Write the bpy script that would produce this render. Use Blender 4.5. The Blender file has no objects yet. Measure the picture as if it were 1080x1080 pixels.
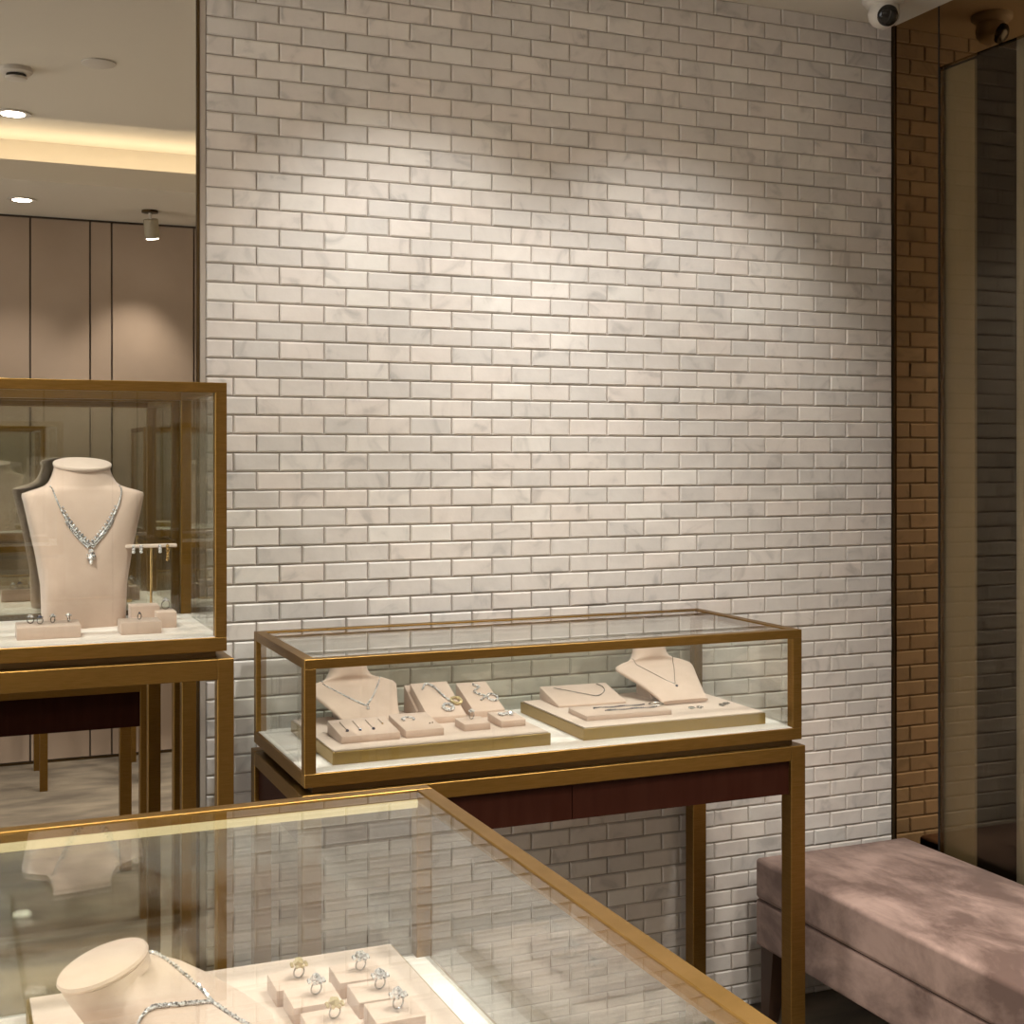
import bpy, bmesh, math, random
from math import sin, cos, pi, radians
from mathutils import Vector, Matrix
from mathutils.bvhtree import BVHTree

random.seed(7)
scene = bpy.context.scene
COL = scene.collection

# ------------------------------------------------------------------ materials
def new_mat(name):
    m = bpy.data.materials.new(name); m.use_nodes = True
    nt = m.node_tree; nt.nodes.clear()
    out = nt.nodes.new('ShaderNodeOutputMaterial')
    return m, nt, out

def N(nt, typ, **kw):
    n = nt.nodes.new(typ)
    for k, v in kw.items():
        if k.startswith('i_'):
            n.inputs[k[2:].replace('_', ' ')].default_value = v
        else:
            setattr(n, k, v)
    return n

def principled(name, col, rough=.5, metal=0., noise=None, bump=None, sheen=0., spec=.5, coat=0.):
    """noise=(scale, colour2, stretch) mixes a second colour by noise; bump=(scale, strength, dist)"""
    m, nt, out = new_mat(name)
    p = N(nt, 'ShaderNodeBsdfPrincipled')
    p.inputs['Base Color'].default_value = (*col, 1)
    p.inputs['Roughness'].default_value = rough
    p.inputs['Metallic'].default_value = metal
    p.inputs['Specular IOR Level'].default_value = spec
    p.inputs['Sheen Weight'].default_value = sheen
    p.inputs['Coat Weight'].default_value = coat
    nt.links.new(p.outputs[0], out.inputs[0])
    tc = N(nt, 'ShaderNodeTexCoord')
    if noise:
        mp = N(nt, 'ShaderNodeMapping'); mp.inputs['Scale'].default_value = noise[2] if len(noise) > 2 else (1, 1, 1)
        nt.links.new(tc.outputs['Object'], mp.inputs[0])
        n = N(nt, 'ShaderNodeTexNoise'); n.inputs['Scale'].default_value = noise[0]; n.inputs['Detail'].default_value = 5
        nt.links.new(mp.outputs[0], n.inputs['Vector'])
        r = N(nt, 'ShaderNodeValToRGB')
        r.color_ramp.elements[0].position = .35; r.color_ramp.elements[0].color = (*col, 1)
        r.color_ramp.elements[1].position = .68; r.color_ramp.elements[1].color = (*noise[1], 1)
        nt.links.new(n.outputs['Fac'], r.inputs[0]); nt.links.new(r.outputs[0], p.inputs['Base Color'])
    if bump:
        n2 = N(nt, 'ShaderNodeTexNoise'); n2.inputs['Scale'].default_value = bump[0]; n2.inputs['Detail'].default_value = 4
        nt.links.new(tc.outputs['Object'], n2.inputs['Vector'])
        b = N(nt, 'ShaderNodeBump'); b.inputs['Strength'].default_value = bump[1]; b.inputs['Distance'].default_value = bump[2]
        nt.links.new(n2.outputs['Fac'], b.inputs['Height']); nt.links.new(b.outputs[0], p.inputs['Normal'])
    return m

def emission(name, col, strength):
    m, nt, out = new_mat(name)
    e = N(nt, 'ShaderNodeEmission'); e.inputs[0].default_value = (*col, 1); e.inputs[1].default_value = strength
    nt.links.new(e.outputs[0], out.inputs[0]); return m

def glass_mat(name, tint, f0=.04, refl=(1, 1, 1)):
    """thin pane: mirror reflection by Schlick's fresnel, the rest goes straight through"""
    m, nt, out = new_mat(name)
    geo = N(nt, 'ShaderNodeNewGeometry')
    dot = N(nt, 'ShaderNodeVectorMath', operation='DOT_PRODUCT')
    nt.links.new(geo.outputs['Incoming'], dot.inputs[0]); nt.links.new(geo.outputs['Normal'], dot.inputs[1])
    ab = N(nt, 'ShaderNodeMath', operation='ABSOLUTE'); nt.links.new(dot.outputs['Value'], ab.inputs[0])
    om = N(nt, 'ShaderNodeMath', operation='SUBTRACT'); om.inputs[0].default_value = 1; nt.links.new(ab.outputs[0], om.inputs[1])
    pw = N(nt, 'ShaderNodeMath', operation='POWER'); pw.inputs[1].default_value = 5; nt.links.new(om.outputs[0], pw.inputs[0])
    ml = N(nt, 'ShaderNodeMath', operation='MULTIPLY_ADD'); ml.inputs[1].default_value = 1 - f0; ml.inputs[2].default_value = f0
    nt.links.new(pw.outputs[0], ml.inputs[0])
    t = N(nt, 'ShaderNodeBsdfTransparent'); t.inputs[0].default_value = (*tint, 1)
    g = N(nt, 'ShaderNodeBsdfGlossy'); g.inputs['Color'].default_value = (*refl, 1); g.inputs['Roughness'].default_value = 0.0
    mx = N(nt, 'ShaderNodeMixShader')
    nt.links.new(ml.outputs[0], mx.inputs[0]); nt.links.new(t.outputs[0], mx.inputs[1]); nt.links.new(g.outputs[0], mx.inputs[2])
    nt.links.new(mx.outputs[0], out.inputs[0]); return m

def mirror_mat(name, col, rough=0.0):
    m, nt, out = new_mat(name)
    g = N(nt, 'ShaderNodeBsdfGlossy'); g.inputs['Color'].default_value = (*col, 1); g.inputs['Roughness'].default_value = rough
    nt.links.new(g.outputs[0], out.inputs[0]); return m

def brick_mat():
    m, nt, out = new_mat('white_marble_brick')
    p = N(nt, 'ShaderNodeBsdfPrincipled'); p.inputs['Roughness'].default_value = .42
    nt.links.new(p.outputs[0], out.inputs[0])
    a = N(nt, 'ShaderNodeAttribute', attribute_name='tone')
    tc = N(nt, 'ShaderNodeTexCoord')
    n = N(nt, 'ShaderNodeTexNoise'); n.inputs['Scale'].default_value = 9; n.inputs['Detail'].default_value = 7; n.inputs['Distortion'].default_value = 1.6
    add = N(nt, 'ShaderNodeVectorMath', operation='MULTIPLY_ADD'); add.inputs[1].default_value = (7, 3, 9)
    nt.links.new(a.outputs['Color'], add.inputs[0]); nt.links.new(tc.outputs['Object'], add.inputs[2])
    nt.links.new(add.outputs[0], n.inputs['Vector'])
    r = N(nt, 'ShaderNodeValToRGB')
    e = r.color_ramp.elements
    e[0].position = .25; e[0].color = (.49, .465, .44, 1)
    e[1].position = .75; e[1].color = (.76, .72, .675, 1)
    k = e.new(.42); k.color = (.69, .65, .61, 1)
    nt.links.new(n.outputs['Fac'], r.inputs[0])
    mul = N(nt, 'ShaderNodeMix', data_type='RGBA', blend_type='MULTIPLY'); mul.inputs['Factor'].default_value = 1
    nt.links.new(r.outputs[0], mul.inputs[6])
    sep = N(nt, 'ShaderNodeSeparateColor'); nt.links.new(a.outputs['Color'], sep.inputs[0])
    r2 = N(nt, 'ShaderNodeValToRGB'); r2.color_ramp.elements[0].color = (.86, .845, .825, 1); r2.color_ramp.elements[1].color = (1, .99, .96, 1)
    k2 = r2.color_ramp.elements.new(.5); k2.color = (.96, .91, .87, 1)
    nt.links.new(sep.outputs[0], r2.inputs[0]); nt.links.new(r2.outputs[0], mul.inputs[7])
    nt.links.new(mul.outputs[2], p.inputs['Base Color'])
    b = N(nt, 'ShaderNodeBump'); b.inputs['Strength'].default_value = .12; b.inputs['Distance'].default_value = .004
    n3 = N(nt, 'ShaderNodeTexNoise'); n3.inputs['Scale'].default_value = 60; nt.links.new(tc.outputs['Object'], n3.inputs['Vector'])
    nt.links.new(n3.outputs['Fac'], b.inputs['Height']); nt.links.new(b.outputs[0], p.inputs['Normal'])
    return m

def velvet_mat():
    m, nt, out = new_mat('mauve_velvet')
    p = N(nt, 'ShaderNodeBsdfPrincipled'); p.inputs['Roughness'].default_value = .75; p.inputs['Sheen Weight'].default_value = .35
    p.inputs['Sheen Tint'].default_value = (1, .8, .72, 1); p.inputs['Specular IOR Level'].default_value = .15
    nt.links.new(p.outputs[0], out.inputs[0])
    tc = N(nt, 'ShaderNodeTexCoord')
    mp = N(nt, 'ShaderNodeMapping'); mp.inputs['Scale'].default_value = (1.6, .8, 1.0); mp.inputs['Rotation'].default_value = (.3, .2, .5)
    nt.links.new(tc.outputs['Object'], mp.inputs[0])
    n = N(nt, 'ShaderNodeTexNoise'); n.inputs['Scale'].default_value = 5.5; n.inputs['Detail'].default_value = 7; n.inputs['Distortion'].default_value = .35
    n.inputs['Roughness'].default_value = .62
    nt.links.new(mp.outputs[0], n.inputs['Vector'])
    r = N(nt, 'ShaderNodeValToRGB')
    r.color_ramp.elements[0].position = .40; r.color_ramp.elements[0].color = (.105, .062, .048, 1)
    r.color_ramp.elements[1].position = .64; r.color_ramp.elements[1].color = (.32, .216, .175, 1)
    nt.links.new(n.outputs['Fac'], r.inputs[0]); nt.links.new(r.outputs[0], p.inputs['Base Color'])
    n2 = N(nt, 'ShaderNodeTexNoise'); n2.inputs['Scale'].default_value = 5; n2.inputs['Detail'].default_value = 3
    nt.links.new(tc.outputs['Object'], n2.inputs['Vector'])
    b = N(nt, 'ShaderNodeBump'); b.inputs['Strength'].default_value = .35; b.inputs['Distance'].default_value = .02
    nt.links.new(n2.outputs['Fac'], b.inputs['Height']); nt.links.new(b.outputs[0], p.inputs['Normal'])
    return m

M = {
 'brick': brick_mat(),
 'grout': principled('grey_brown_grout', (.40, .35, .30), .9),
 'plaster': principled('warm_white_plaster', (.66, .60, .505), .9, bump=(90, .05, .002)),
 'panel': principled('taupe_fabric_panel', (.33, .245, .178), .85, noise=(3, (.37, .28, .21)), bump=(240, .15, .001)),
 'carpet': principled('tan_mottled_carpet', (.105, .083, .060), .9, noise=(3.0, (.24, .195, .14), (1, 2.5, 1)), bump=(180, .3, .004)),
 'brass': principled('brushed_brass', (.225, .125, .030), .42, 1.0, noise=(30, (.265, .150, .042), (1, 1, 14))),
 'darkbrass': principled('dark_bronze', (.10, .065, .03), .4, .9),
 'goldtray': principled('satin_gold_foil', (.36, .245, .085), .42, .85),
 'apron': principled('dark_brown_lacquer', (.024, .005, .002), .5, noise=(6, (.030, .008, .004), (8, 1, 1)), spec=.1),
 'marble': principled('pink_white_marble', (.87, .77, .70), .3, noise=(5, (.93, .88, .83), (1, 4, 1))),
 'suede': principled('blush_pink_suede', (.56, .42, .34), .9, sheen=.25, noise=(26, (.60, .455, .375)), bump=(300, .12, .001), spec=.2),
 'cream': principled('cream_suede', (.63, .50, .42), .9, sheen=.2, spec=.2, bump=(300, .1, .001)),
 'velvet': velvet_mat(),
 'welt': principled('dark_mauve_welt', (.10, .06, .048), .8),
 'darkwood': principled('dark_walnut', (.035, .016, .009), .45, noise=(12, (.05, .024, .013), (1, 1, .1))),
 'glass': glass_mat('clear_glass', (.95, .962, .945), .058),
 'doorglass': glass_mat('bronze_tinted_glass', (.88, .83, .74), .052, (.95, .86, .74)),
 'mirror': mirror_mat('silver_mirror', (.80, .77, .72)),
 'bronzemirror': mirror_mat('bronze_mirror', (.33, .205, .10)),
 'diamond': None, 'silver': principled('white_gold', (.40, .39, .385), .22, 1.0),
 'gold': principled('yellow_gold', (.72, .50, .22), .25, 1.0),
 'dgem': principled('dark_sapphire', (.03, .035, .07), .1, 0, spec=1.0),
 'champ': principled('champagne_stone', (.62, .50, .28), .12, .3, spec=1.0),
 'white': principled('white_plastic', (.62, .57, .50), .4),
 'black': principled('black_gloss', (.012, .011, .01), .08),
 'groove': principled('dark_brown_joint', (.06, .042, .03), .8),
 'spotpaint': principled('olive_beige_paint', (.34, .29, .20), .5),
 'edge': principled('beige_stone', (.42, .36, .30), .5),
 'lampglow': emission('lamp_glow', (1, .93, .80), 18),
 'cove': emission('cove_led', (1, .86, .64), 4.2),
 'strip': emission('warm_led_strip', (1, .80, .42), .75),
 'tan': principled('tan_lacquer', (.27, .235, .165), .6),
 'dark': principled('near_black', (.012, .010, .008), .8),
 'curtain': principled('grey_beige_curtain', (.33, .335, .31), .85),
}
def diamond_mat():
    m, nt, out = new_mat('diamond')
    d = N(nt, 'ShaderNodeBsdfDiffuse'); d.inputs[0].default_value = (.66, .64, .64, 1)
    g = N(nt, 'ShaderNodeBsdfGlossy'); g.inputs['Color'].default_value = (.95, .95, .97, 1); g.inputs['Roughness'].default_value = .06
    tc = N(nt, 'ShaderNodeTexCoord')                       # facet sparkle painted into the colour as random bright and dark cells
    v = N(nt, 'ShaderNodeTexVoronoi'); v.inputs['Scale'].default_value = 420
    nt.links.new(tc.outputs['Object'], v.inputs['Vector'])
    sp = N(nt, 'ShaderNodeSeparateColor'); nt.links.new(v.outputs['Color'], sp.inputs[0])
    r = N(nt, 'ShaderNodeValToRGB'); r.color_ramp.interpolation = 'CONSTANT'
    e = r.color_ramp.elements; e[0].color = (.20, .20, .215, 1); e[1].position = .52; e[1].color = (1, 1, 1, 1)
    k = e.new(.24); k.color = (.62, .61, .63, 1)
    nt.links.new(sp.outputs[0], r.inputs[0]); nt.links.new(r.outputs[0], d.inputs[0]); nt.links.new(r.outputs[0], g.inputs['Color'])
    mx = N(nt, 'ShaderNodeMixShader'); mx.inputs[0].default_value = .5
    nt.links.new(d.outputs[0], mx.inputs[1]); nt.links.new(g.outputs[0], mx.inputs[2]); nt.links.new(mx.outputs[0], out.inputs[0]); return m
M['diamond'] = diamond_mat()

# ------------------------------------------------------------------ helpers
def tag(o, label=None, cat=None, group=None, kind=None):
    if label: o['label'] = label
    if cat: o['category'] = cat
    if group: o['group'] = group
    if kind: o['kind'] = kind
    return o

def empty(name, loc, rz=0):
    o = bpy.data.objects.new(name, None); o.empty_display_size = .05
    o.location = loc; o.rotation_euler = (0, 0, rz); COL.objects.link(o); return o

def thing(name, label, cat, loc=(0, 0, 0), rz=0, group=None):
    return tag(empty(name, loc, rz), label, cat, group)

def world_loc(o):
    v = Vector((0, 0, 0))
    while o: v += o.location; o = o.parent
    return v

class MB:
    def __init__(s): s.bm = bmesh.new()
    def box(s, x0, x1, y0, y1, z0, z1, bevel=0, seg=2):
        r = bmesh.ops.create_cube(s.bm, size=1)
        vs = r['verts']
        for v in vs:
            v.co = Vector(((x0 + x1) / 2 + v.co.x * (x1 - x0), (y0 + y1) / 2 + v.co.y * (y1 - y0), (z0 + z1) / 2 + v.co.z * (z1 - z0)))
        if bevel:
            es = list({e for v in vs for e in v.link_edges})
            bmesh.ops.bevel(s.bm, geom=es, offset=bevel, segments=seg, affect='EDGES', profile=.5)
        return s
    def hexa(s, pts):   # 8 points: bottom 4 ccw, top 4 ccw
        v = [s.bm.verts.new(p) for p in pts]
        for f in ((3, 2, 1, 0), (4, 5, 6, 7), (0, 1, 5, 4), (1, 2, 6, 5), (2, 3, 7, 6), (3, 0, 4, 7)):
            s.bm.faces.new([v[i] for i in f])
        return s
    def lathe(s, prof, cx=0, cy=0, cz=0, seg=24, mat=None):
        rings = []
        for r, z in prof:
            ring = []
            for k in range(seg):
                a = 2 * pi * k / seg
                p = Vector((r * cos(a), r * sin(a), z))
                if mat: p = mat @ p
                ring.append(s.bm.verts.new(p + Vector((cx, cy, cz))))
            rings.append(ring)
        for a, b in zip(rings, rings[1:]):
            for k in range(seg):
                s.bm.faces.new((a[k], a[(k + 1) % seg], b[(k + 1) % seg], b[k]))
        s.bm.faces.new(list(reversed(rings[0]))); s.bm.faces.new(rings[-1])
        return s
    def loft(s, secs, seg=40):
        """secs: (centre, half width a, half thickness b, thickness dir t, exponent)"""
        rings = []
        for c, a, b, t, n in secs:
            c = Vector(c); t = Vector(t).normalized(); ring = []
            for k in range(seg):
                th = 2 * pi * k / seg
                u = math.copysign(abs(cos(th)) ** (2 / n), cos(th)); w = math.copysign(abs(sin(th)) ** (2 / n), sin(th))
                ring.append(s.bm.verts.new(c + Vector((1, 0, 0)) * a * u + t * b * w))
            rings.append(ring)
        for A, B in zip(rings, rings[1:]):
            for k in range(seg):
                s.bm.faces.new((A[k], A[(k + 1) % seg], B[(k + 1) % seg], B[k]))
        s.bm.faces.new(list(reversed(rings[0]))); s.bm.faces.new(rings[-1])
        return s
    def tube(s, pts, r, seg=8):
        pts = [Vector(p) for p in pts]; rings = []
        for i, p in enumerate(pts):
            d = (pts[min(i + 1, len(pts) - 1)] - pts[max(i - 1, 0)]).normalized()
            a = d.cross(Vector((0, 0, 1)) if abs(d.z) < .9 else Vector((1, 0, 0))).normalized(); b = d.cross(a)
            rings.append([s.bm.verts.new(p + a * r * cos(2 * pi * k / seg) + b * r * sin(2 * pi * k / seg)) for k in range(seg)])
        for A, B in zip(rings, rings[1:]):
            for k in range(seg):
                s.bm.faces.new((A[k], A[(k + 1) % seg], B[(k + 1) % seg], B[k]))
        s.bm.faces.new(list(reversed(rings[0]))); s.bm.faces.new(rings[-1])
        return s
    def gem(s, c, r, sub=1, sz=1.0):
        m = Matrix.Translation(Vector(c)) @ Matrix.Rotation(random.uniform(0, 3), 4, Vector((random.random(), random.random(), 1)).normalized()) @ Matrix.Diagonal((r, r, r * sz, 1))
        bmesh.ops.create_icosphere(s.bm, subdivisions=sub, radius=1, matrix=m)
        return s
    def torus(s, c, R, r, normal=(0, 1, 0), seg=20, ms=6):
        nrm = Vector(normal).normalized(); a = nrm.orthogonal().normalized(); b = nrm.cross(a); c = Vector(c)
        rings = []
        for i in range(seg):
            th = 2 * pi * i / seg; d = a * cos(th) + b * sin(th)
            rings.append([s.bm.verts.new(c + d * (R + r * cos(2 * pi * k / ms)) + nrm * r * sin(2 * pi * k / ms)) for k in range(ms)])
        for i in range(seg):
            A, B = rings[i], rings[(i + 1) % seg]
            for k in range(ms): s.bm.faces.new((A[k], A[(k + 1) % ms], B[(k + 1) % ms], B[k]))
        return s
    def build(s, name, mat, parent=None, local=False, smooth=False):
        bmesh.ops.recalc_face_normals(s.bm, faces=s.bm.faces)
        if parent and not local:
            off = world_loc(parent)
            bmesh.ops.translate(s.bm, verts=s.bm.verts, vec=-off)
        me = bpy.data.meshes.new(name); s.bm.to_mesh(me); s.bm.free()
        me.materials.append(M[mat] if isinstance(mat, str) else mat)
        if smooth:
            for p in me.polygons: p.use_smooth = True
            try: me.set_sharp_from_angle(angle=radians(smooth if smooth is not True else 40))
            except Exception: pass
        o = bpy.data.objects.new(name, me); COL.objects.link(o)
        if parent: o.parent = parent
        return o

def struct(name, mb, mat, label=None):
    o = mb.build(name, mat); o['kind'] = 'structure'
    if label: o['label'] = label
    return o

def copy_tree(o, parent=None):
    c = o.copy(); COL.objects.link(c); c.parent = parent
    for ch in list(o.children): copy_tree(ch, c)
    return c

def lamp(name, kind, loc, energy, color, parent=None, target=None, **kw):
    l = bpy.data.lights.new(name, kind); l.energy = energy; l.color = color
    for k, v in kw.items(): setattr(l, k, v)
    o = bpy.data.objects.new(name, l); COL.objects.link(o)
    if target is not None:
        o.rotation_euler = (Vector(target) - Vector(loc)).to_track_quat('-Z', 'Y').to_euler()
    if parent:
        o.parent = parent; o.location = Vector(loc) - world_loc(parent)
    else: o.location = loc
    return o

# ------------------------------------------------------------------ the setting
H = 2.836                       # ceiling over the sales floor
SOF = 2.763                     # soffit along the panelled wall
BX0, BX1 = .5785, 2.605          # brick wall between the mirror and the corner
ROW, BW, Z0, K0 = .0455, .11212, 2.6101, .6441

def brick_wall():
    bm = bmesh.new(); tone = bm.loops.layers.color.new('tone')
    g, d, ch = .0032, .0064, .0028
    tones = []
    r0 = int(math.ceil((Z0 - 2.84) / ROW)) - 1
    for n in range(r0, 58):
        zt, zb = Z0 - n * ROW - g / 2, Z0 - (n + 1) * ROW + g / 2
        zt = min(zt, H + .01); zb = max(zb, 0.0)
        if zt - zb < .006: continue
        off = 0 if (n - 23) % 2 == 0 else BW / 2
        k = -2
        while True:
            x0 = K0 + off + k * BW + g / 2; x1 = x0 + BW - g; k += 1
            if x1 - BX0 < .02: continue
            x0 = BX0 + .001 if x0 - BX0 < .02 else x0; x1 = min(x1, BX1 - .002)
            if x0 > BX1 - .01: break
            if x1 - x0 < .006: continue
            dd = d + random.uniform(-.0012, .0012)
            j = [random.uniform(-.0006, .0006) for _ in range(4)]
            back = [bm.verts.new(p) for p in ((x0, .001, zb), (x1, .001, zb), (x1, .001, zt), (x0, .001, zt))]
            mid = [bm.verts.new(p) for p in ((x0, -dd + ch + .001, zb), (x1, -dd + ch + .001, zb), (x1, -dd + ch + .001, zt), (x0, -dd + ch + .001, zt))]
            c2 = .0034
            fr = [bm.verts.new(p) for p in ((x0 + c2, -dd + .001 + j[0], zb + c2), (x1 - c2, -dd + .001 + j[1], zb + c2), (x1 - c2, -dd + .001 + j[2], zt - c2), (x0 + c2, -dd + .001 + j[3], zt - c2))]
            t = (random.random(), random.random(), random.random(), 1)
            fs = [bm.faces.new(fr)]
            for a in range(4):
                b = (a + 1) % 4
                fs.append(bm.faces.new((back[a], back[b], mid[b], mid[a])))
                fs.append(bm.faces.new((mid[a], mid[b], fr[b], fr[a])))
            for f in fs:
                for l in f.loops: l[tone] = t
                f.material_index = 0
    # grout bed
    gb = [bm.verts.new(p) for p in ((BX0, 0, 0), (BX1, 0, 0), (BX1, 0, H), (BX0, 0, H), (BX0, .1, 0), (BX1, .1, 0), (BX1, .1, H), (BX0, .1, H))]
    for f in ((0, 1, 2, 3), (5, 4, 7, 6), (1, 5, 6, 2), (4, 0, 3, 7), (3, 2, 6, 7), (4, 5, 1, 0)):
        bm.faces.new([gb[i] for i in f]).material_index = 1
    bmesh.ops.recalc_face_normals(bm, faces=bm.faces)
    me = bpy.data.meshes.new('wall_back'); bm.to_mesh(me); bm.free()
    me.materials.append(M['brick']); me.materials.append(M['grout'])
    o = bpy.data.objects.new('wall_back', me); COL.objects.link(o)
    o['kind'] = 'structure'; o['label'] = 'white marble brick wall in running bond'
brick_wall()

XL, XR, YB = -2.4, 2.61, -3.92
struct('floor', MB().box(XL - .1, 3.4, YB - .1, .1, -.1, 0), 'carpet', 'tan mottled carpet floor')
c = MB()
c.box(XL - .1, 3.4, -2.14, .1, H, H + .25)             # flat ceiling up to the cove
c.box(XL - .1, 3.4, -3.40, -2.14, 3.0, H + .25)        # cove roof
c.box(XL - .1, 3.4, YB - .1, -3.30, 2.80, H + .25)     # back of the cove
c.box(XL - .1, 3.4, YB - .1, -3.03, SOF, 2.81)         # soffit
c.box(XL - .1, 3.4, -3.03, -3.01, SOF, 2.85)           # lip that hides the light strip
struct('ceiling', c, 'plaster', 'painted ceiling with a lit cove')
wl = MB()                                               # unseen left wall, opened wide so world light fills the room
wl.box(XL - .1, XL, YB, YB + .35, 0, H + .2); wl.box(XL - .1, XL, -.3, .1, 0, H + .2); wl.box(XL - .1, XL, YB + .35, -.3, 2.6, H + .2)
struct('wall_left', wl, 'plaster')
struct('wall_behind_mirror', MB().box(XL, .556, .022, .1, 0, H), 'plaster').name = 'wall_rear'
# panelled wall opposite the mirror: panels with dark joints between
struct('wall_front', MB().box(XL - .1, 3.4, YB - .1, YB - .012, 0, H), 'groove')
cuts = [XL, -1.2, -.6, -.02, .406, .695, .802, 1.22, 1.34, 1.9, 2.5, 3.1]
pm = MB()
for a, b in zip(cuts, cuts[1:]): pm.box(a + .004, b - .004, YB - .012, YB, .014, SOF - .012, .002, 1)
struct('wall_panelling', pm, 'panel', 'taupe fabric wall panels with dark joints').name = 'trim_1'
struct('baseboard_front', MB().box(XL, 3.1, YB - .012, YB + .003, 0, .012), 'darkbrass')
struct('trim_2', MB().box(.5565, .5635, -.006, .022, 0, H), 'darkbrass', 'slim dark bronze edge of the mirror')
struct('trim_3', MB().box(.5645, .5775, -.005, .022, 0, H), 'edge', 'slim beige stone edge beside the brick')
struct('trim_4', MB().box(2.6055, 2.6095, -.013, .02, 0, H), 'darkbrass', 'dark bronze corner strip')
# cove light strip (a lamp of the place)
ls = MB().box(XL, 3.0, -3.22, -3.12, 2.812, 2.822).build('cove_light', 'cove')
tag(ls, 'warm light strip hidden behind the ceiling cove lip', 'light strip')

# wall-sized mirror on the left
mr = MB().box(XL, .556, 0, .02, 0.0, H).build('wall_mirror', 'mirror')
tag(mr, 'tall wall mirror left of the white brick wall', 'mirror')
# right hand wall: bronze mirror cladding and a glass door bay
o = MB().box(XR, XR + .02, -.199, .02, 0, H).build('bronze_mirror', 'bronzemirror')
tag(o, 'narrow bronze tinted mirror strip next to the brick wall corner', 'mirror', None)
o = MB().box(XR, XR + .02, YB, -.2035, 2.662, H).build('bronze_mirror', 'bronzemirror')
tag(o, 'bronze tinted mirror header above the glass at the upper right', 'mirror', None)
o = MB().box(XR + .001, XR + .011, -1.75, -.2035, .0, 2.658).build('window_1', 'doorglass')
tag(o, 'tall tinted glass pane on the right behind the bench', kind='structure')
struct('trim_5', MB().box(XR - .001, XR + .004, -.2033, -.1992, 0, H), 'dark', 'black joint beside the glass')
struct('wall_right', MB().box(XR, XR + .1, YB, -1.752, 0, 2.66), 'plaster')
# what shows dimly through the glass
struct('trim_6', MB().box(2.64, 2.648, -.312, -.13, 0, 2.66), 'tan', 'tan jamb behind the glass')
struct('wall_right_beyond', MB().box(3.3, 3.4, -3.0, .1, 0, H), 'dark').name = 'wall_passage'  # near-black colour stands in for the dark void behind the glass
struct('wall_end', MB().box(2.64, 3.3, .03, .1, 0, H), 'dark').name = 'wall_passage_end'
cu = MB()
for k in range(9):
    y = -.424 - k * .075
    cu.tube([(2.74 + .012 * (k % 2), y, .01), (2.74 + .012 * (k % 2), y, 2.7)], .042, 12)
o = cu.build('curtain', 'curtain', smooth=60); tag(o, 'grey beige curtain hanging behind the tinted glass at the right edge', 'curtain')

# ------------------------------------------------------------------ ceiling fittings
DL = None
def downlight(x, y, z, label, group=None, r=.05):
    t = thing('downlight', label, 'ceiling light', (x, y, z), 0, group)
    MB().lathe([(r, -.0005), (r + .016, -.001), (r + .016, -.006), (r, -.006), (r * .86, -.002)], x, y, z, 28).build('trim_ring', 'white', t, smooth=True)
    MB().lathe([(r * .84, -.004), (r * .84, -.0065)], x, y, z, 28).build('lamp', 'lampglow', t)
    return t
GL = 'ceiling downlights over the sales floor'
WARM = (1, .96, .90)
d = downlight(.2416, -2.10, H, 'round glowing downlight above the bright cove, upper left in the mirror')
lamp('lamp_beam', 'SPOT', (.2416, -2.10, H - .02), 55, WARM, d, (.24, -2.1, 0), spot_size=radians(100), spot_blend=.7, shadow_soft_size=.05)
d = downlight(.3434, -3.4786, SOF, 'round glowing downlight in the soffit above the taupe panels')
lamp('lamp_beam', 'SPOT', (.3434, -3.4786, SOF - .02), 26, WARM, d, (.34, -3.5, 0), spot_size=radians(95), spot_blend=.7, shadow_soft_size=.05)
for (x, y, tx, ty, tz, e, sz) in ((1.087, -.82, 1.087, 0, 1.25, 42, 76), (1.80, -.82, 1.80, 0, 1.20, 36, 76)):
    d = downlight(x, y, H, 'round downlight washing the brick wall', GL)
    lamp('lamp_beam', 'SPOT', (x, y, H - .02), e, (1, .995, .975), d, (tx, ty, tz), spot_size=radians(sz), spot_blend=.75, shadow_soft_size=.035)
for (x, y, e) in ((-.35, -1.0, 115), (1.75, -1.45, 100), (1.15, -1.75, 70), (1.3, -2.35, 80), (2.25, -2.3, 130), (-1.3, -2.0, 70)):  # added out of view as fill for the room and lower brick wall
    d = downlight(x, y, H, 'unseen round downlight added as fill over the sales floor', GL)
    lamp('lamp_beam', 'SPOT', (x, y, H - .02), e, WARM, d, (x, y, 0), spot_size=radians(110), spot_blend=.8, shadow_soft_size=.06)
d = downlight(-.06, -.80, H, 'adjustable downlight aimed at the tall case')
lamp('lamp_beam', 'SPOT', (-.06, -.80, H - .02), 54, WARM, d, (.20, -.32, 1.15), spot_size=radians(40), spot_blend=.6, shadow_soft_size=.03)
# spotlight on the soffit
sx, sy = .9407, -3.5448
t = thing('ceiling_spotlight', 'brass cylinder spotlight hanging under the soffit, upper left in the mirror', 'spotlight', (sx, sy, SOF))
MB().lathe([(.04, -.0005), (.04, -.012), (.012, -.014)], sx, sy, SOF, 24).build('ceiling_plate', 'darkbrass', t, smooth=True)
MB().tube([(sx, sy, SOF - .012), (sx + .004, sy, SOF - .045)], .007).build('stem', 'white', t, smooth=True)
rm = Matrix.Rotation(radians(-7), 3, 'Y') @ Matrix.Rotation(radians(-14), 3, 'X')
hd = MB().lathe([(.032, 0), (.036, -.004), (.036, -.092), (.030, -.094)], sx + .004, sy, SOF - .042, 28, rm).build('lamp_head', 'spotpaint', t, smooth=True)
p = rm @ Vector((0, 0, -.0945))
MB().lathe([(.029, 0), (.029, -.004)], sx + .004 + p.x, sy + p.y, SOF - .042 + p.z, 24, rm).build('lamp', 'lampglow', hd)
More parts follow.
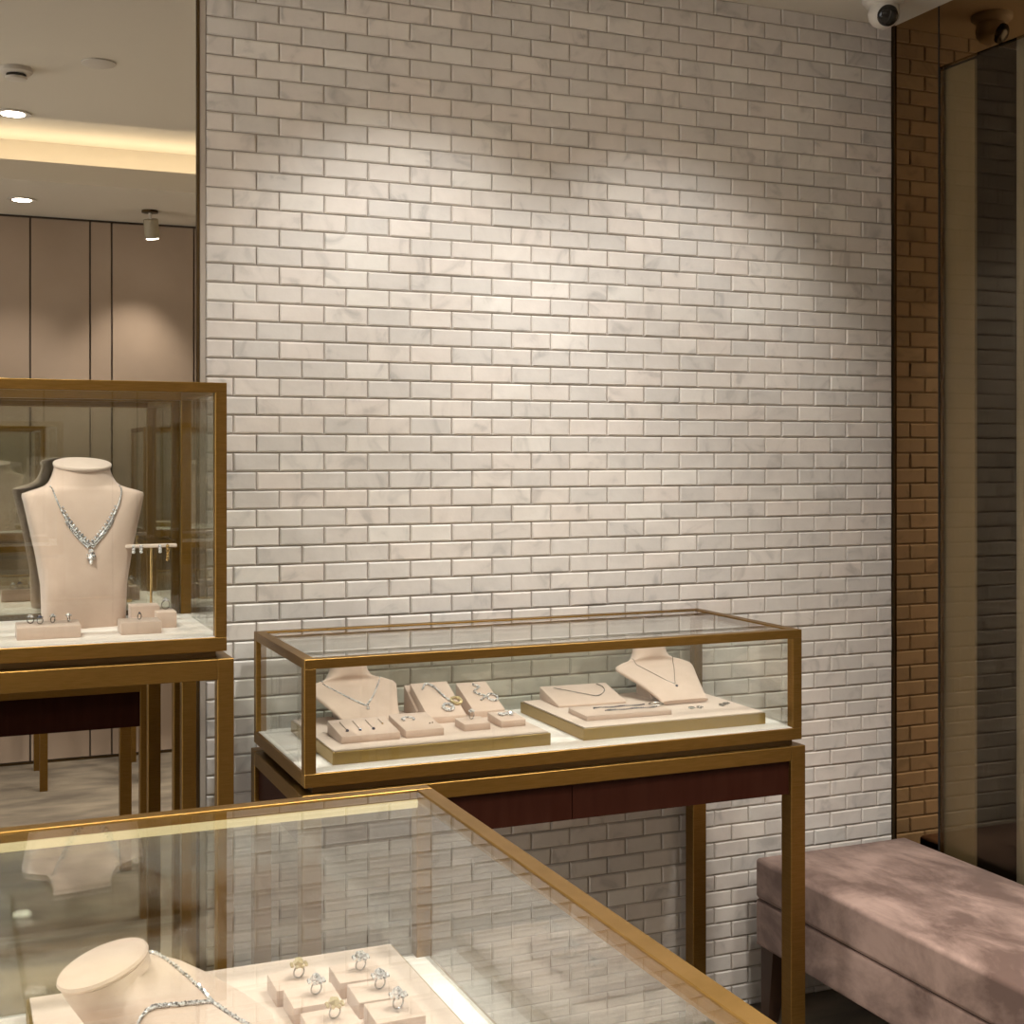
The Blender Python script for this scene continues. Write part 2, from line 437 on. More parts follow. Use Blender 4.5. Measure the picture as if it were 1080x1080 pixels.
lamp('lamp_beam', 'SPOT', (sx + .004 + p.x * 1.15, sy + p.y * 1.15, SOF - .042 + p.z * 1.15), 20, WARM, t, (sx - .1, YB, 1.5), spot_size=radians(75), spot_blend=.8, shadow_soft_size=.03)
# smoke detector, flat disc
t = thing('smoke_detector', 'white smoke detector on the ceiling, upper left in the mirror', 'smoke detector', (.2235, -1.4796, H))
MB().lathe([(.052, -.0005), (.052, -.014), (.048, -.018), (.037, -.020)], .2235, -1.4796, H, 28).build('base', 'white', t, smooth=True)
MB().lathe([(.032, -.0205), (.032, -.030)], .2235, -1.4796, H, 24).build('sensor_vents', 'black', t)
MB().lathe([(.036, -.0305), (.035, -.037), (.02, -.04)], .2235, -1.4796, H, 24).build('cover', 'white', t, smooth=True)
o = MB().lathe([(.055, -.0005), (.055, -.005), (.05, -.007)], .4675, -1.306, H, 32).build('cover_disc', 'white', smooth=True)
tag(o, 'flat round cover plate on the ceiling beside the smoke detector', 'ceiling plate')
# security camera
cx, cy = 2.415, -.2
t = thing('security_camera', 'small white turret security camera on the ceiling at the top right corner', 'security camera', (cx, cy, H))
MB().lathe([(.058, -.0005), (.058, -.012), (.05, -.020), (.046, -.026)], cx, cy, H, 32).build('base', 'white', t, smooth=60)
hs = MB().lathe([(.001, .044), (.022, .038), (.038, .022), (.044, 0), (.041, -.018), (.032, -.031), (.012, -.042)], cx + .003, cy, H - .045, 32).build('housing', 'white', t, smooth=60)
rm = Vector((-.30, -.85, -.45)).to_track_quat('Z', 'Y').to_matrix()
e = MB().lathe([(.029, .030), (.029, .039), (.024, .0445), (.012, .047), (.002, .0475)], cx + .003, cy, H - .045, 28, rm).build('lens_window', 'black', hs, smooth=60)

# ------------------------------------------------------------------ glass jewellery cases
def display_case(label, x0, x1, y0, y1, ztop, zfl, ztab, over=.005, leg=.040, rail=.036, post=.025, apron=None, side_apron=True,
                 strip='front', strip_e=None, legs_back=None):
    """x0..x1 left-right, y0 front .. y1 rear; table frame below, glazed case on top"""
    t = thing('display_case', label, 'display case', ((x0 + x1) / 2, (y0 + y1) / 2, 0))
    X0, X1, Y0, Y1 = x0 - over, x1 + over, y0 - over, y1 + over
    for lx in (X0, X1 - leg):
        for ly in (Y0 if legs_back is None else legs_back, Y1 - leg):
            MB().box(lx, lx + leg, ly, ly + leg, 0, ztab, .0012, 1).build('leg', 'brass', t)
    f = MB(); zr = ztab - rail
    f.box(X0 + leg, X1 - leg, Y0, Y0 + leg * .8, zr, ztab - .0006, .001, 1); f.box(X0 + leg, X1 - leg, Y1 - leg * .8, Y1, zr, ztab - .0006, .001, 1)
    f.box(X0, X0 + leg * .8, Y0 + leg, Y1 - leg, zr, ztab - .0006, .001, 1); f.box(X1 - leg * .8, X1, Y0 + leg, Y1 - leg, zr, ztab - .0006, .001, 1)
    f.build('table_frame', 'brass', t)
    MB().box(X0 + leg * .8, X1 - leg * .8, Y0 + leg * .8, Y1 - leg * .8, ztab - .012, ztab - .001).build('table_board', 'apron', t)
    if apron:
        za = apron; xm = (X0 + X1) / 2
        for a, b in ((X0 + leg, xm - .001), (xm + .001, X1 - leg)):
            MB().box(a, b, Y0 + .010, Y0 + .028, za, zr - .001).build('drawer_front', 'apron', t)
        MB().box(X0 + leg, X1 - leg, Y1 - .028, Y1 - .010, za, zr - .001).build('back_panel', 'apron', t)
        if side_apron:
            for a in (X0 + .010, X1 - .028):
                MB().box(a, a + .018, Y0 + leg, Y1 - leg, za, zr - .001).build('side_panel', 'apron', t)
    zb = ztab + .014
    MB().box(x0 + .02, x1 - .02, y0 + .012, y1 - .012, ztab, zb).build('plinth', 'darkbrass', t)
    b = MB(); w = .02
    b.box(x0, x1, y0, y0 + w, zb, zfl, .001, 1); b.box(x0, x1, y1 - w, y1, zb, zfl, .001, 1)
    b.box(x0, x0 + w, y0 + w, y1 - w, zb, zfl, .001, 1); b.box(x1 - w, x1, y0 + w, y1 - w, zb, zfl, .001, 1)
    b.build('base_frame', 'brass', t)
    MB().box(x0 + .006, x1 - .006, y0 + .006, y1 - .006, zfl - .014, zfl + .0015).build('display_floor', 'marble', t)
    for px in (x0, x1 - post):
        for py in (y0, y1 - post):
            MB().box(px, px + post, py, py + post, zfl, ztop - .0195, .001, 1).build('corner_post', 'brass', t)
    q = MB(); rt = .0205
    q.box(x0, x1, y0, y0 + post, ztop - rt, ztop, .001, 1); q.box(x0, x1, y1 - post, y1, ztop - rt, ztop, .001, 1)
    q.box(x0, x0 + post, y0 + post, y1 - post, ztop - rt, ztop, .001, 1); q.box(x1 - post, x1, y0 + post, y1 - post, ztop - rt, ztop, .001, 1)
    tf = q.build('top_frame', 'brass', t)
    g = .006
    MB().box(x0 + post, x1 - post, y0 + post, y1 - post, ztop - .008, ztop - .002).build('glass_pane', 'glass', t)
    for ya in (y0 + .006, y1 - .006 - g):
        MB().box(x0 + post, x1 - post, ya, ya + g, zfl + .0015, ztop - rt).build('glass_pane', 'glass', t)
    for xa in (x0 + .006, x1 - .006 - g):
        MB().box(xa, xa + g, y0 + post, y1 - post, zfl + .0015, ztop - rt).build('glass_pane', 'glass', t)
    if strip_e:
        mt = emission('case_led', (1, .86, .68), strip_e)
        if strip == 'front':
            MB().box(x0 + post, x1 - post, y0 + post + .0004, y0 + post + .004, ztop - rt + .0005, ztop - .0095).build('light_strip', mt, tf)
        else:
            MB().box(x0 + post, x1 - post, y0 + post + .0004, y0 + post + .004, ztop - rt + .0005, ztop - .0095).build('light_strip', mt, tf)  # extra strip added on the near rail, out of view, to light the interior
            MB().box(x0 + post, x1 - post, y1 - post - .004, y1 - post - .0006, ztop - .025, ztop - .014).build('light_strip', 'strip', tf)
    return t

FL, FR, FF = 1.1905, .9015, .8385        # display floors: tall case, low case, front counter
display_case('tall glass jewellery case with brass frame on the left, holding the large necklace bust',
             -.45, .532, -.50, -.055, 1.706, FL - .0015, 1.1465, over=.012, leg=.033, rail=.042, post=.0235)
display_case('low glass jewellery case on a brass and dark wood table against the brick wall',
             .685, 1.911, -.53, -.045, 1.137, FR - .0015, .858, over=.006, leg=.041, rail=.035, apron=.742, strip_e=7.5)
display_case('large glass jewellery counter in the foreground with thin brass rim',
             -.62, .649, -2.45, -1.39, 1.08, FF - .0015, .80, over=.003, leg=.042, rail=.036, post=.0235, apron=.646, strip='rear', strip_e=1.2, legs_back=-1.985)
display_case('tall glass case before the taupe panels, seen small at the left edge of the mirror',
             -.52, .44, -3.78, -3.32, 1.69, 1.20, 1.15, over=.008, leg=.035, rail=.04, post=.024)
display_case('tall glass case before the taupe panels, seen in the mirror right of the large bust',
             .880, 1.80, -3.78, -3.32, 1.69, 1.20, 1.15, over=.012, leg=.035, rail=.04, post=.024)

# ------------------------------------------------------------------ busts and necklaces
BVH = {}
# reclined plates: (y, z, half width, half thickness, exponent) from the front edge up to the neck
RECL = [(.000, .007, .066, .006, 4), (.020, .017, .068, .007, 4), (.060, .034, .080, .008, 3.8), (.100, .049, .093, .009, 3.6), (.135, .061, .106, .010, 3.3), (.158, .068, .1135, .011, 3), (.168, .072, .110, .013, 3),
        (.175, .077, .094, .018, 2.8), (.180, .083, .072, .024, 2.5), (.184, .092, .056, .028, 2.3), (.187, .105, .048, .030, 2.2), (.188, .122, .0445, .031, 2.1), (.188, .131, .0445, .031, 2.1)]
COUNTER = [(.000, .007, .055, .007, 3.6), (.030, .021, .078, .010, 3.4), (.070, .038, .100, .014, 3.2), (.104, .052, .107, .018, 3.0), (.124, .058, .101, .024, 2.8), (.140, .062, .084, .031, 2.5),
           (.154, .067, .069, .038, 2.3), (.165, .075, .060, .043, 2.1), (.172, .086, .057, .046, 2.0), (.176, .096, .057, .047, 2.0)]
def bust_mesh(kind, sc=1.0):
    m = MB()
    if kind == 'tall':          # upright board that swells to shoulders and a neck cut by a disc
        S = [(.000, .078, .052, 0, 0), (.010, .080, .054, 0, 0), (.085, .0825, .054, 0, 0), (.152, .094, .051, 0, 0), (.216, .109, .045, 0, 0), (.255, .118, .040, 0, 0), (.268, .1215, .037, .001, 0),
             (.274, .1205, .036, .002, 0), (.279, .108, .036, .003, 0), (.284, .090, .036, .004, .03), (.289, .077, .037, .006, .08), (.296, .0685, .0385, .008, .14), (.306, .0625, .040, .010, .20), (.318, .058, .041, .012, .26), (.328, .056, .041, .013, .28)]
        m.loft([((0, y, z), a, b, (0, 1, q), 4.2 if z < .276 else (3.0 if z < .288 else 2.2)) for z, a, b, y, q in S], 56)
    else:                       # reclined plate: (y, z, half width, half thickness)
        S = RECL if kind == 'reclined' else COUNTER
        secs = []
        for i, (y, z, a, b, n) in enumerate(S):
            y0, z0 = S[max(i - 1, 0)][:2]; y1, z1 = S[min(i + 1, len(S) - 1)][:2]
            d = Vector((0, y1 - y0, z1 - z0)).normalized(); tdir = Vector((0, d.z, -d.y))
            if i >= len(S) - 2: tdir = Vector((0, 1, -.12 if kind == 'reclined' else -.30))
            secs.append(((0, y, z), a, b, tdir, n))
        m.loft(secs, 48)
    bmesh.ops.scale(m.bm, verts=m.bm.verts, vec=(sc, sc, sc))
    return m

def bust(kind, label, loc, rz=0, sc=1.0, group=None):
    t = thing('necklace_bust', label, 'jewellery bust', loc, rz, group)
    m = bust_mesh(kind, sc)
    BVH[t.name] = BVHTree.FromBMesh(m.bm)
    m.build('body', 'suede', t, local=True, smooth=50)
    if kind == 'tall':
        MB().lathe([(1.0, 0), (1.03, .003), (1.03, .006), (1.0, .008)], seg=40, mat=Matrix.Rotation(radians(15.6), 3, 'X') @ Matrix.Diagonal((.0575 * sc, .043 * sc, sc))).build('neck_cap', 'cream', t, local=True, smooth=50).location = (0, .013 * sc, .3285 * sc)
    else:
        q = (7, .0455, .032, .188, .1315) if kind == 'reclined' else (16.7, .0575, .0475, .1765, .0965)
        MB().lathe([(1.0, 0), (1.03, .003), (1.0, .006)], seg=40, mat=Matrix.Rotation(radians(-q[0]), 3, 'X') @ Matrix.Diagonal((q[1] * sc, q[2] * sc, sc))).build('neck_cap', 'suede', t, local=True, smooth=50).location = (0, q[3] * sc, q[4] * sc)
        if kind == 'reclined': MB().hexa([Vector(p) * sc for p in ((-.045, .090, 0), (.045, .090, 0), (.045, .175, 0), (-.045, .175, 0), (-.045, .130, .056), (.045, .130, .056), (.045, .172, .070), (-.045, .172, .070))]).build('easel_back', 'suede', t, local=True)
    return t

def on_bust(t, x, z):
    h = BVH[t.name].ray_cast(Vector((x, -1, z)), Vector((0, 1, 0)))
    return h[0], h[1]

def path_on(t, pts, n, lift=.0015):
    """resample a polyline of (x,z) in bust coordinates and drop it on the bust front"""
    P = [Vector(p) for p in pts]; L = [0]
    for a, b in zip(P, P[1:]): L.append(L[-1] + (b - a).length)
    out = []
    for i in range(n):
        s = L[-1] * i / (n - 1); k = 0
        while k < len(L) - 2 and s > L[k + 1]: k += 1
        f = (s - L[k]) / max(1e-6, L[k + 1] - L[k]); q = P[k].lerp(P[k + 1], f)
        h = on_bust(t, q.x, q.y)
        if h[0] is not None: out.append(h[0] + h[1] * lift)
    return out

def down_on(t, pts, n, lift):
    """resample (x, y) points and drop them from above on the bust"""
    P = [Vector(p) for p in pts]; out = []
    for i in range(n):
        f = i / (n - 1) * (len(P) - 1); k = min(int(f), len(P) - 2); q = P[k].lerp(P[k + 1], f - k)
        h = BVH[t.name].ray_cast(Vector((q.x, q.y, 1)), Vector((0, 0, -1)))
        if h[0] is not None: out.append(h[0] + h[1] * lift)
    return out

def smooth_pts(pts, n=24):
    P = [Vector(p) for p in pts]; out = []
    P2 = [P[0] * 2 - P[1]] + P + [P[-1] * 2 - P[-2]]
    for i in range(1, len(P2) - 2):
        a, b, c, d = P2[i - 1:i + 3]
        for k in range(n // (len(P) - 1)):
            t = k / (n // (len(P) - 1))
            out.append(.5 * ((2 * b) + (c - a) * t + (2 * a - 5 * b + 4 * c - d) * t * t + (3 * b - a - 3 * c + d) * t ** 3))
    return out + [P[-1]]

# --- the large bust
b = bust('tall', 'large upright blush necklace bust in the tall left case', (.281, -.205, FL), radians(9), 1.045)
nk = thing('necklace', 'diamond V necklace with pear pendant on the large upright bust', 'necklace', b.location, b.rotation_euler.z)
m = MB(); mm = MB()
for s in (-1, 1):
    pts = path_on(b, smooth_pts([(s * .073, .300), (s * .069, .280), (s * .055, .246), (s * .034, .211), (s * .003, .175)]), 34, .0018)
    for i, p in enumerate(pts):
        r = .0021 + .0014 * min(1, i / 26)
        m.gem(p, r)
        if i > 9 and i % 2: m.gem(p + Vector((-s * .004, -.0004, .0040)), r * .95)
        if i > 16: m.gem(p + Vector((s * .003, .0, -.0035)), r * .7)
    mm.tube([q + Vector((s * -.0008, .0009, -.0012)) for q in pts], .0011, 6)
m.build('strand', 'diamond', nk, local=True); mm.build('setting', 'silver', nk, local=True)
m = MB(); h = on_bust(b, .001, .158)[0]
m.gem(h + Vector((0, -.004, .006)), .0055); m.gem(h + Vector((0, -.005, -.006)), .0075, 1, 1.15); m.gem(h + Vector((0, -.003, -.017)), .0038, 1, 1.8)
for k in range(9):
    a = k / 9 * 2 * pi; m.gem(h + Vector((.0085 * cos(a), -.003, -.005 + .010 * sin(a))), .0019)
m.build('pendant', 'diamond', nk, local=True)

# --- low case busts
zt = FR + .0301
b = bust('reclined', 'blush bust with shoulders at the left end of the low case', (.912, -.286, zt), radians(3), 1.0)
nk = thing('necklace', 'diamond V necklace with round drop on the left bust of the low case', 'necklace', b.location, b.rotation_euler.z)
m = MB()
for s in (-1, 1):
    pts = down_on(b, smooth_pts([(s * .074, .168), (s * .055, .135), (s * .028, .092), (s * .002, .060)], 60), 34, .0012)
    for i, p in enumerate(pts): m.gem(p, .0018 + .0014 * i / 34)
m.build('strand', 'diamond', nk, local=True)
m = MB(); h = down_on(b, [(0, .050), (0, .051)], 2, .001)[0]; m.gem(h + Vector((0, -.003, 0)), .0045); m.gem(h + Vector((0, -.002, .007)), .0025); m.build('pendant', 'diamond', nk, local=True)

b = bust('reclined', 'blush leaning bust at the right end of the low case', (1.720, -.303, zt), 0, 1.0)
nk = thing('necklace', 'fine chain necklace with small dark drop on the right bust of the low case', 'necklace', b.location, b.rotation_euler.z)
m = MB()
for s in (-1, 1):
    pts = down_on(b, smooth_pts([(s * .060, .170), (s * .042, .130), (s * .018, .085), (.003, .056)], 60), 24, .001)
    m.tube(pts, .0009, 5)
m.build('strand', 'silver', nk, local=True)
m = MB(); h = down_on(b, [(.003, .048), (.003, .049)], 2, .001)[0]; m.gem(h, .0042); m.build('pendant', 'dgem', nk, local=True)

# ------------------------------------------------------------------ trays and blocks
def tray(label, x0, x1, y0, y1, z, h=.03, group=None):
    t = thing('display_tray', label, 'tray', ((x0 + x1) / 2, (y0 + y1) / 2, z), 0, group)
    MB().box(x0, x1, y0, y1, z, z + h - .003, .0008, 1).build('tray_side', 'goldtray', t)
    MB().box(x0 + .004, x1 - .004, y0 + .004, y1 - .004, z + h - .003, z + h, .0006, 1).build('suede_top', 'cream', t)
    return t
tray('gold edged cream tray on the left in the low case', .760, 1.268, -.476, -.105, FR)
tray('gold edged cream tray on the right in the low case', 1.356, 1.850, -.466, -.100, FR)
tray('large gold edged cream tray in the foreground counter', .098, .588, -1.82, -1.415, FF, .028)

def block(label, cx, cy, z, w, d, hf, hb, rz=0, group=None, mat='suede', name='display_block', cat='display block'):
    """low padded block, hf front height, hb back height, centred in plan"""
    m = MB()
    m.hexa([(-w / 2, -d / 2, 0), (w / 2, -d / 2, 0), (w / 2, d / 2, 0), (-w / 2, d / 2, 0), (-w / 2, -d / 2, hf), (w / 2, -d / 2, hf), (w / 2, d / 2, hb), (-w / 2, d / 2, hb)])
    bmesh.ops.bevel(m.bm, geom=list(m.bm.edges), offset=.0018, segments=2, affect='EDGES', profile=.5)
    o = m.build(name, mat, smooth=40); o.location = (cx, cy, z); o.rotation_euler.z = rz
    tag(o, label, cat, group); return o

def ring(label, cx, cy, z, R=.0085, gem='diamond', gr=.0045, rz=0, band='silver', cluster=True, group=None):
    """finger ring standing on its band, stone on top"""
    t = thing('ring', label, 'ring', (cx, cy, z), rz, group)
    MB().torus((0, 0, R + .0009), R, .0011, (0, 1, .0)).build('band', band, t, local=True, smooth=True)
    m = MB(); m.gem((0, 0, 2 * R + gr * .6), gr, 1, .8)
    if cluster:
        for k in range(8): m.gem((gr * 1.15 * cos(k * pi / 4), gr * 1.15 * sin(k * pi / 4), 2 * R + gr * .35), gr * .32)
    m.build('stone', gem, t, local=True); return t

def stones(name, label, cat, pts, r, z, gem='diamond', metal=None, group=None, rr=None):
    """a string of set stones lying flat through points (x, y) around their first point"""
    o = Vector((pts[0][0], pts[0][1], z)); t = thing(name, label, cat, o, 0, group)
    L = [Vector((p[0], p[1], z + (p[2] if len(p) > 2 else 0) + r * .75)) - o for p in pts]
    m = MB()
    for i, p in enumerate(L): m.gem(p, r * (rr[i] if rr else random.uniform(.8, 1.15)))
    m.build('stones', gem, t, local=True)
    if metal: MB().tube([p - Vector((0, 0, r * .3)) for p in L], r * .45, 6).build('chain', metal, t, local=True, smooth=True)
    return t

# --- left tray in the low case
block('wedge block with four drop earrings at the front left of the left tray', .863, -.358, zt, .134, .118, .016, .030)
for k, (x, g) in enumerate(((.818, 'dgem'), (.848, 'dgem'), (.878, 'dgem'), (.908, 'gold'))):
    pos = ('first from the left', 'second from the left', 'third from the left', 'fourth from the left')[k]
    sl = lambda y: .016 + (y + .417) / .118 * .014 + .0014
    t = thing('earring', 'long drop earring, %s on the wedge block of the left tray' % pos, 'earring', (x, -.36, zt), 0, 'drop earrings on the wedge block')
    m = MB(); y0, y1 = -.325, -.385
    pts = [(x, y0 + (y1 - y0) * i / 8, zt + sl(y0 + (y1 - y0) * i / 8)) for i in range(9)]
    if k == 3: pts = pts[:5]
    for p in pts: m.gem(p, .0016)
    m.build('chain', 'silver', t)
    MB().gem(pts[-1], .0042 if k < 3 else .0025).build('drop', g, t)
block('wedge block with a curled brooch in the middle front of the left tray', .988, -.352, zt, .090, .128, .017, .030)
pts = [(.974 + .013 * cos(a), -.338 + .016 * sin(a)) for a in [i * .42 - .6 for i in range(11)]]
stones('brooch', 'small curled diamond brooch on the middle wedge block of the left tray', 'brooch', pts, .003, zt + .0255, metal='silver')
stones('earring_pair', 'tiny stud earrings at the right of the middle wedge block', 'earrings', [(1.010, -.385), (1.018, -.380)], .0022, zt + .0215, 'silver')
block('tall wedge pillow with a chain bracelet behind the middle blocks of the left tray', 1.088, -.222, zt, .095, .135, .016, .074)
pz = lambda y: .016 + (y + .2895) / .135 * .058
pts = smooth_pts([(1.062, -.185), (1.078, -.165), (1.094, -.18), (1.102, -.21), (1.112, -.235)], 24)
stones('bracelet', 'chain bracelet with stones over the taller wedge pillow', 'bracelet', [(p[0], p[1], pz(p[1])) for p in [tuple(q) + (0,) if len(q) == 2 else q for q in pts]], .003, zt + .001, metal='silver')
for k, (x, y) in enumerate(((1.100, -.262), (1.128, -.240))):
    pts = [(x + .012 * cos(a), y + .012 * sin(a), pz(y + .012 * sin(a))) for a in [i * .45 for i in range(14)]]
    stones('ring', ('lower' if k == 0 else 'upper') + ' round flower ring lying on the taller wedge pillow', 'ring', pts, .0044, zt + .001, 'champ' if k else 'diamond', 'silver', 'flower rings on the pillow')
block('narrow upright pad with a watch bracelet behind the taller wedge pillow', 1.050, -.170, zt, .030, .090, .02, .066)
block('wedge pillow with dangling earrings at the right rear of the left tray', 1.205, -.200, zt, .080, .125, .016, .064)
pz2 = lambda y: .016 + (y + .2625) / .125 * .048
pts = [(1.205 + .010 * math.sin(i * .9), -.155 - .006 * i, pz2(-.155 - .006 * i)) for i in range(12)]
stones('earring', 'long dangling diamond earring on the right rear pillow of the left tray', 'earring', pts, .0034, zt + .001, metal='silver')
pts = [(1.232 + .012 * cos(a), -.215 + .014 * sin(a), pz2(-.215 + .014 * sin(a))) for a in [i * .45 for i in range(14)]]
stones('ring', 'oval diamond ring lying on the right rear pillow of the left tray', 'ring', pts, .0034, zt + .001, metal='silver')
block('small square block with one standing ring in the front of the left tray', 1.121, -.365, zt, .064, .066, .016, .019)
ring('standing diamond ring on the small square block of the left tray', 1.121, -.360, zt + .0185, .0085, 'diamond', .0055, .5)
block('small block with a figure eight ring at the right front corner of the left tray', 1.212, -.350, zt, .062, .085, .016, .021)
pts = [(1.212 + .015 * sin(a), -.345 + .011 * sin(2 * a)) for a in [i * .33 for i in range(19)]]
stones('ring', 'figure eight diamond ring on the right front block of the left tray', 'ring', pts, .0031, zt + .0195, metal='silver')

# --- right tray in the low case
block('sloping square pad with a looped necklace at the rear left of the right tray', 1.500, -.165, zt, .185, .130, .006, .032, radians(-3), cat='display pad')
ps = lambda y: .006 + (y + .23) / .13 * .026
pts = [(1.565 - .004 * 0, -.115), (1.572, -.135), (1.562, -.165), (1.530, -.190), (1.500, -.170), (1.465, -.140), (1.440, -.120)]
pts = [tuple(p)[:2] for p in smooth_pts([(p[0], p[1]) for p in pts], 60)]
stones('necklace', 'fine looped tennis necklace on the sloping pad of the right tray', 'necklace', [(p[0], p[1], ps(p[1])) for p in pts], .0016, zt + .0012, 'silver', 'silver')
block('flat pad with two bracelets at the front of the right tray', 1.510, -.350, zt, .225, .110, .012, .013, radians(-2), cat='display pad')
for k, (a, c2) in enumerate((((1.450, -.330), (1.585, -.335)), ((1.462, -.368), (1.600, -.372)))):
    pts = [(a[0] + (c2[0] - a[0]) * i / 26, a[1] + (c2[1] - a[1]) * i / 26 + .003 * sin(i * .5)) for i in range(27)]
    stones('bracelet', ('rear' if k == 0 else 'front') + ' dark line bracelet on the flat pad of the right tray', 'bracelet', pts, .0023, zt + .0132, 'dgem', 'silver', 'line bracelets on the flat pad')
m = MB(); m.torus((1.610, -.350, zt + .017), .018, .0018, (0, 0, 1)); o = m.build('ring', 'silver', smooth=True)
tag(o, 'plain silver loop at the right end of the flat pad', 'ring')
for k, (x, y) in enumerate(((1.705, -.362), (1.728, -.362), (1.795, -.358), (1.815, -.345))):
    pts = [(x + .007 * cos(a), y + .010 * sin(a)) for a in [i * .6 for i in range(8)]]
    lab = ('left earring of the pair before the leaning bust', 'right earring of the pair before the leaning bust', 'left earring of the pair near the right tray corner', 'right earring of the pair near the right tray corner')[k]
    stones('earring', lab, 'earring', pts, .0026, zt, 'silver', 'silver', 'earrings lying on the right tray')

# --- tall left case
block('wide ring block left of the large bust, holding four rings', .196, -.375, FL, .122, .062, .025, .030)
zb = FL + .0275
for k, (x, y, g) in enumerate(((.163, -.368, 'diamond'), (.180, -.386, 'dgem'), (.205, -.376, 'diamond'), (.236, -.372, 'diamond'))):
    pos = ('first', 'second', 'third', 'fourth')[k]
    ring('silver ring, %s from the left on the wide block by the large bust' % pos, x, y, zb + .0008, .0062, g, .0046, .4 * k, group='rings on the wide block')
block('square block right of the large bust with a twisted ring', .376, -.372, FL, .081, .064, .025, .027)
ring('small twisted ring on the square block right of the large bust', .376, -.372, FL + .0265, .006, 'dgem', .003, .8, cluster=False)
block('taller pink block right of the square block in the tall case', .4395, -.292, FL, .042, .060, .034, .035)
block('pale block behind the square block under the earring stand', .400, -.262, FL, .060, .050, .045, .046)
ring('chunky pale ring on the taller pink block of the tall case', .442, -.285, FL + .0355, .009, 'diamond', .0055, .2)
# T-bar earring stand
sx, sy = .4185, -.236
t = thing('earring_stand', 'T shaped brass earring stand at the right rear of the tall left case', 'earring stand', (sx, sy, FL))
MB().lathe([(.020, 0), (.020, .006), (.006, .009)], sx, sy, FL, 24).build('base', 'gold', t, smooth=True)
MB().tube([(sx, sy, FL + .008), (sx, sy, FL + .168)], .0026, 10).build('stem', 'gold', t, smooth=True)
MB().box(sx - .055, sx + .055, sy - .006, sy + .006, FL + .166, FL + .174, .002).build('crossbar', 'cream', t)
for k, dx in enumerate((-.038, -.022, .018, .034)):
    lab = ('leftmost', 'second', 'third', 'rightmost')[k]
    e = thing('earring', '%s small earring hanging from the bar of the brass earring stand' % lab, 'earring', (sx + dx, sy - .008, FL + .17), 0, 'earrings on the stand')
    m = MB(); n = 3 if k < 3 else 6
    for i in range(n): m.gem((sx + dx, sy - .0085, FL + .170 - .006 * i), .0042)
    m.build('stones', 'diamond' if k < 3 else 'gold', e)

# --- foreground counter: bust with crossover necklace, six ring blocks
zf = FF + .0281
b = bust('counter', 'blush reclining bust in the foreground counter with a crossover necklace', (.358, -1.668, zf), radians(80), 1.08)
nk = thing('necklace', 'diamond crossover necklace on the bust in the foreground counter', 'necklace', b.location, b.rotation_euler.z)
m = MB()
for s, pl in ((-1, [(-.096, .165), (-.090, .145), (-.070, .120), (-.040, .095), (-.006, .070)]), (1, [(.082, .160), (.074, .138), (.050, .110), (.018, .084), (-.006, .070), (-.022, .046), (-.030, .024)])):
    pts = down_on(b, smooth_pts(pl, 60), 54, .0016)
    for i, p in enumerate(pts):
        m.gem(p, random.uniform(.0018, .0026)); m.gem(p + Vector((.0034, 0, .0008)), random.uniform(.0013, .0024))
m.build('strand', 'diamond', nk, local=True)
G6 = [(.416, -1.546, 'champ'), (.423, -1.606, 'diamond'), (.425, -1.684, 'champ'), (.496, -1.553, 'diamond'), (.501, -1.621, 'diamond'), (.503, -1.687, 'diamond')]
nm = ['rear left', 'middle left', 'front left', 'rear right', 'middle right', 'front right']
for (x, y, g), n in zip(G6, nm):
    block('%s ring block on the foreground tray' % n, x, y, zf, .062, .055, .021, .024, 0, 'ring blocks in the foreground')
    ring('cocktail ring with large stone on the %s block of the foreground tray' % n, x + .004, y - .002, zf + .0225, .0075, g, .0085, .3, group='cocktail rings in the foreground')

# --- busts in the far cases, seen in the mirror
bust('tall', 'small pale bust in the far case at the left edge of the mirror', (.24, -3.52, 1.2015), pi, .95)
bust('tall', 'small pale bust in the far case seen right of the large bust', (1.14, -3.52, 1.2015), pi, .95)
tray('far cream tray in the mirrored case at the left edge', .0, .40, -3.66, -3.62 + .09, 1.2015 + .0, .025).location  # behind the bust
tray('far cream tray in the mirrored case right of the large bust', .90, 1.30, -3.66, -3.53, 1.2015, .025)

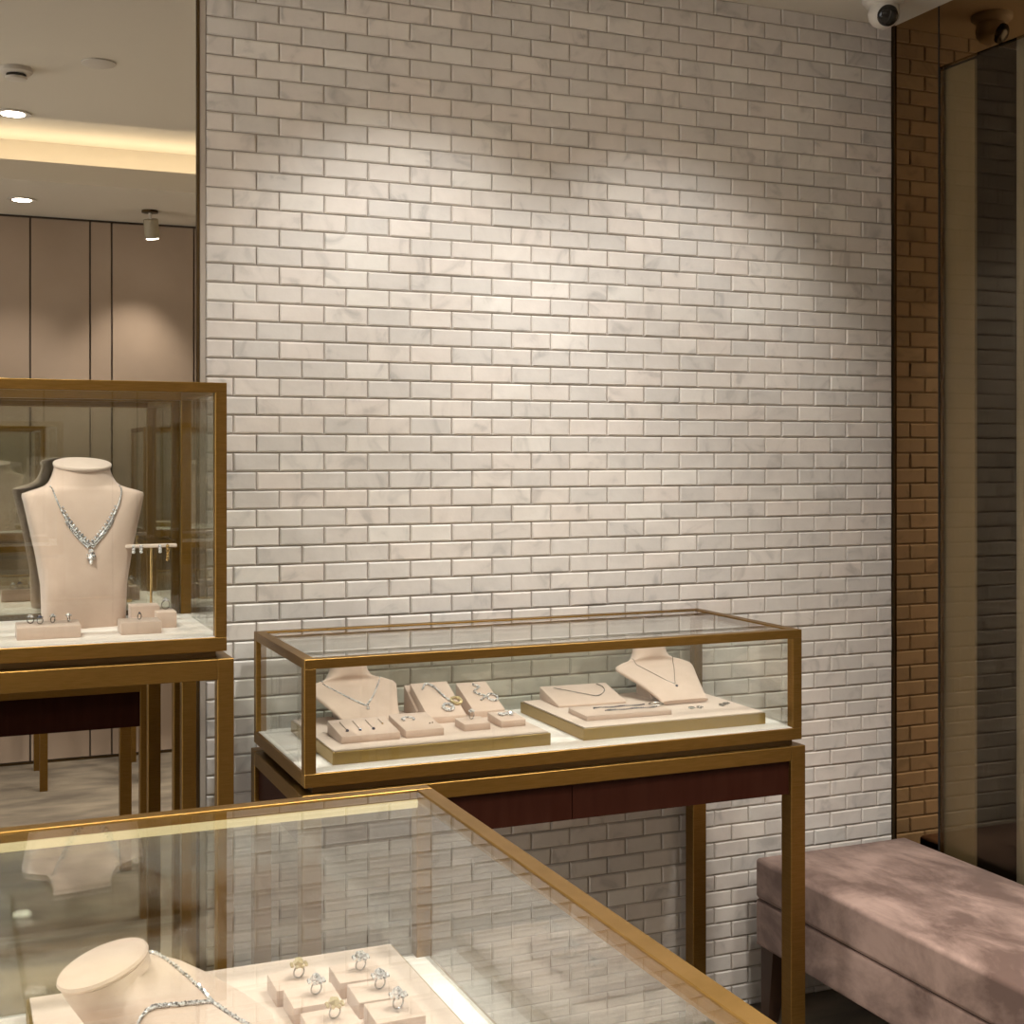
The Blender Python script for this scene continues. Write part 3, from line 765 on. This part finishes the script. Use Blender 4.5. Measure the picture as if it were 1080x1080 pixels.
# ------------------------------------------------------------------ the bench
bx0, bx1, by0, by1 = 2.070, 2.585, -1.45, -.085
t = thing('bench', 'long upholstered bench in dusty mauve velvet beside the glass', 'bench', ((bx0 + bx1) / 2, (by0 + by1) / 2, 0))
def soft_box(x0, x1, y0, y1, z0, z1, bev, dome=0):
    m = MB(); m.box(x0, x1, y0, y1, z0, z1)
    bmesh.ops.subdivide_edges(m.bm, edges=[e for e in m.bm.edges], cuts=7, use_grid_fill=True)
    cx, cy = (x0 + x1) / 2, (y0 + y1) / 2
    for v in m.bm.verts:
        if abs(v.co.z - z1) < 1e-5:
            u = (v.co.x - cx) / (x1 - x0) * 2; w = (v.co.y - cy) / (y1 - y0) * 2
            v.co.z += dome * (1 - abs(u) ** 3) * (1 - abs(w) ** 6)
    es = [e for e in m.bm.edges if len(e.link_faces) == 2 and e.calc_face_angle(0) > .8]
    bmesh.ops.bevel(m.bm, geom=es, offset=bev, segments=4, affect='EDGES', profile=.5)
    return m
soft_box(bx0, bx1, by0, by1, .334, .444, .011, .016).build('cushion', 'velvet', t, smooth=60)
soft_box(bx0 + .002, bx1 - .002, by0 + .002, by1 - .002, .205, .331, .005).build('upholstered_base', 'velvet', t, smooth=60)
MB().box(bx0 + .008, bx1 - .008, by0 + .008, by1 - .008, .328, .337).build('welt_seam', 'welt', t)
for lx, sxn in ((bx0 + .012, 1), (bx1 - .012, -1)):
    for ly, syn in ((by0 + .012, 1), (by1 - .012, -1)):
        w0, w1 = .058, .034
        a = [(lx, ly), (lx + sxn * w1, ly), (lx + sxn * w1, ly + syn * w1), (lx, ly + syn * w1)]
        b2 = [(lx, ly), (lx + sxn * w0, ly), (lx + sxn * w0, ly + syn * w0), (lx, ly + syn * w0)]
        MB().hexa([(p[0], p[1], 0) for p in a] + [(p[0], p[1], .206) for p in b2]).build('leg', 'darkwood', t)

# ------------------------------------------------------------------ light, camera, view
w = bpy.data.worlds.new('world'); scene.world = w; w.use_nodes = True
w.node_tree.nodes['Background'].inputs[0].default_value = (1, .985, .96, 1)
w.node_tree.nodes['Background'].inputs[1].default_value = 1.7

cam = bpy.data.cameras.new('camera'); co = bpy.data.objects.new('camera', cam); COL.objects.link(co)
co.location = (0, -3.23305, 1.56065); co.rotation_euler = (pi / 2, 0, -.4021)
cam.sensor_width = 36; cam.lens = 36 * 1411.87 / 1080; cam.shift_y = -61 / 1080; cam.clip_start = .02
scene.camera = co
scene.view_settings.view_transform = 'Standard'
try: scene.view_settings.look = 'None'
except Exception: pass
scene.view_settings.gamma = 1; scene.view_settings.use_curve_mapping = False
scene.view_settings.exposure = 0.65
try:
    scene.cycles.transparent_max_bounces = 40; scene.cycles.max_bounces = 14; scene.cycles.glossy_bounces = 8; scene.cycles.diffuse_bounces = 4
    scene.cycles.caustics_reflective = False; scene.cycles.caustics_refractive = False
    scene.cycles.sample_clamp_indirect = 3.0; scene.cycles.use_denoising = True
except Exception: pass
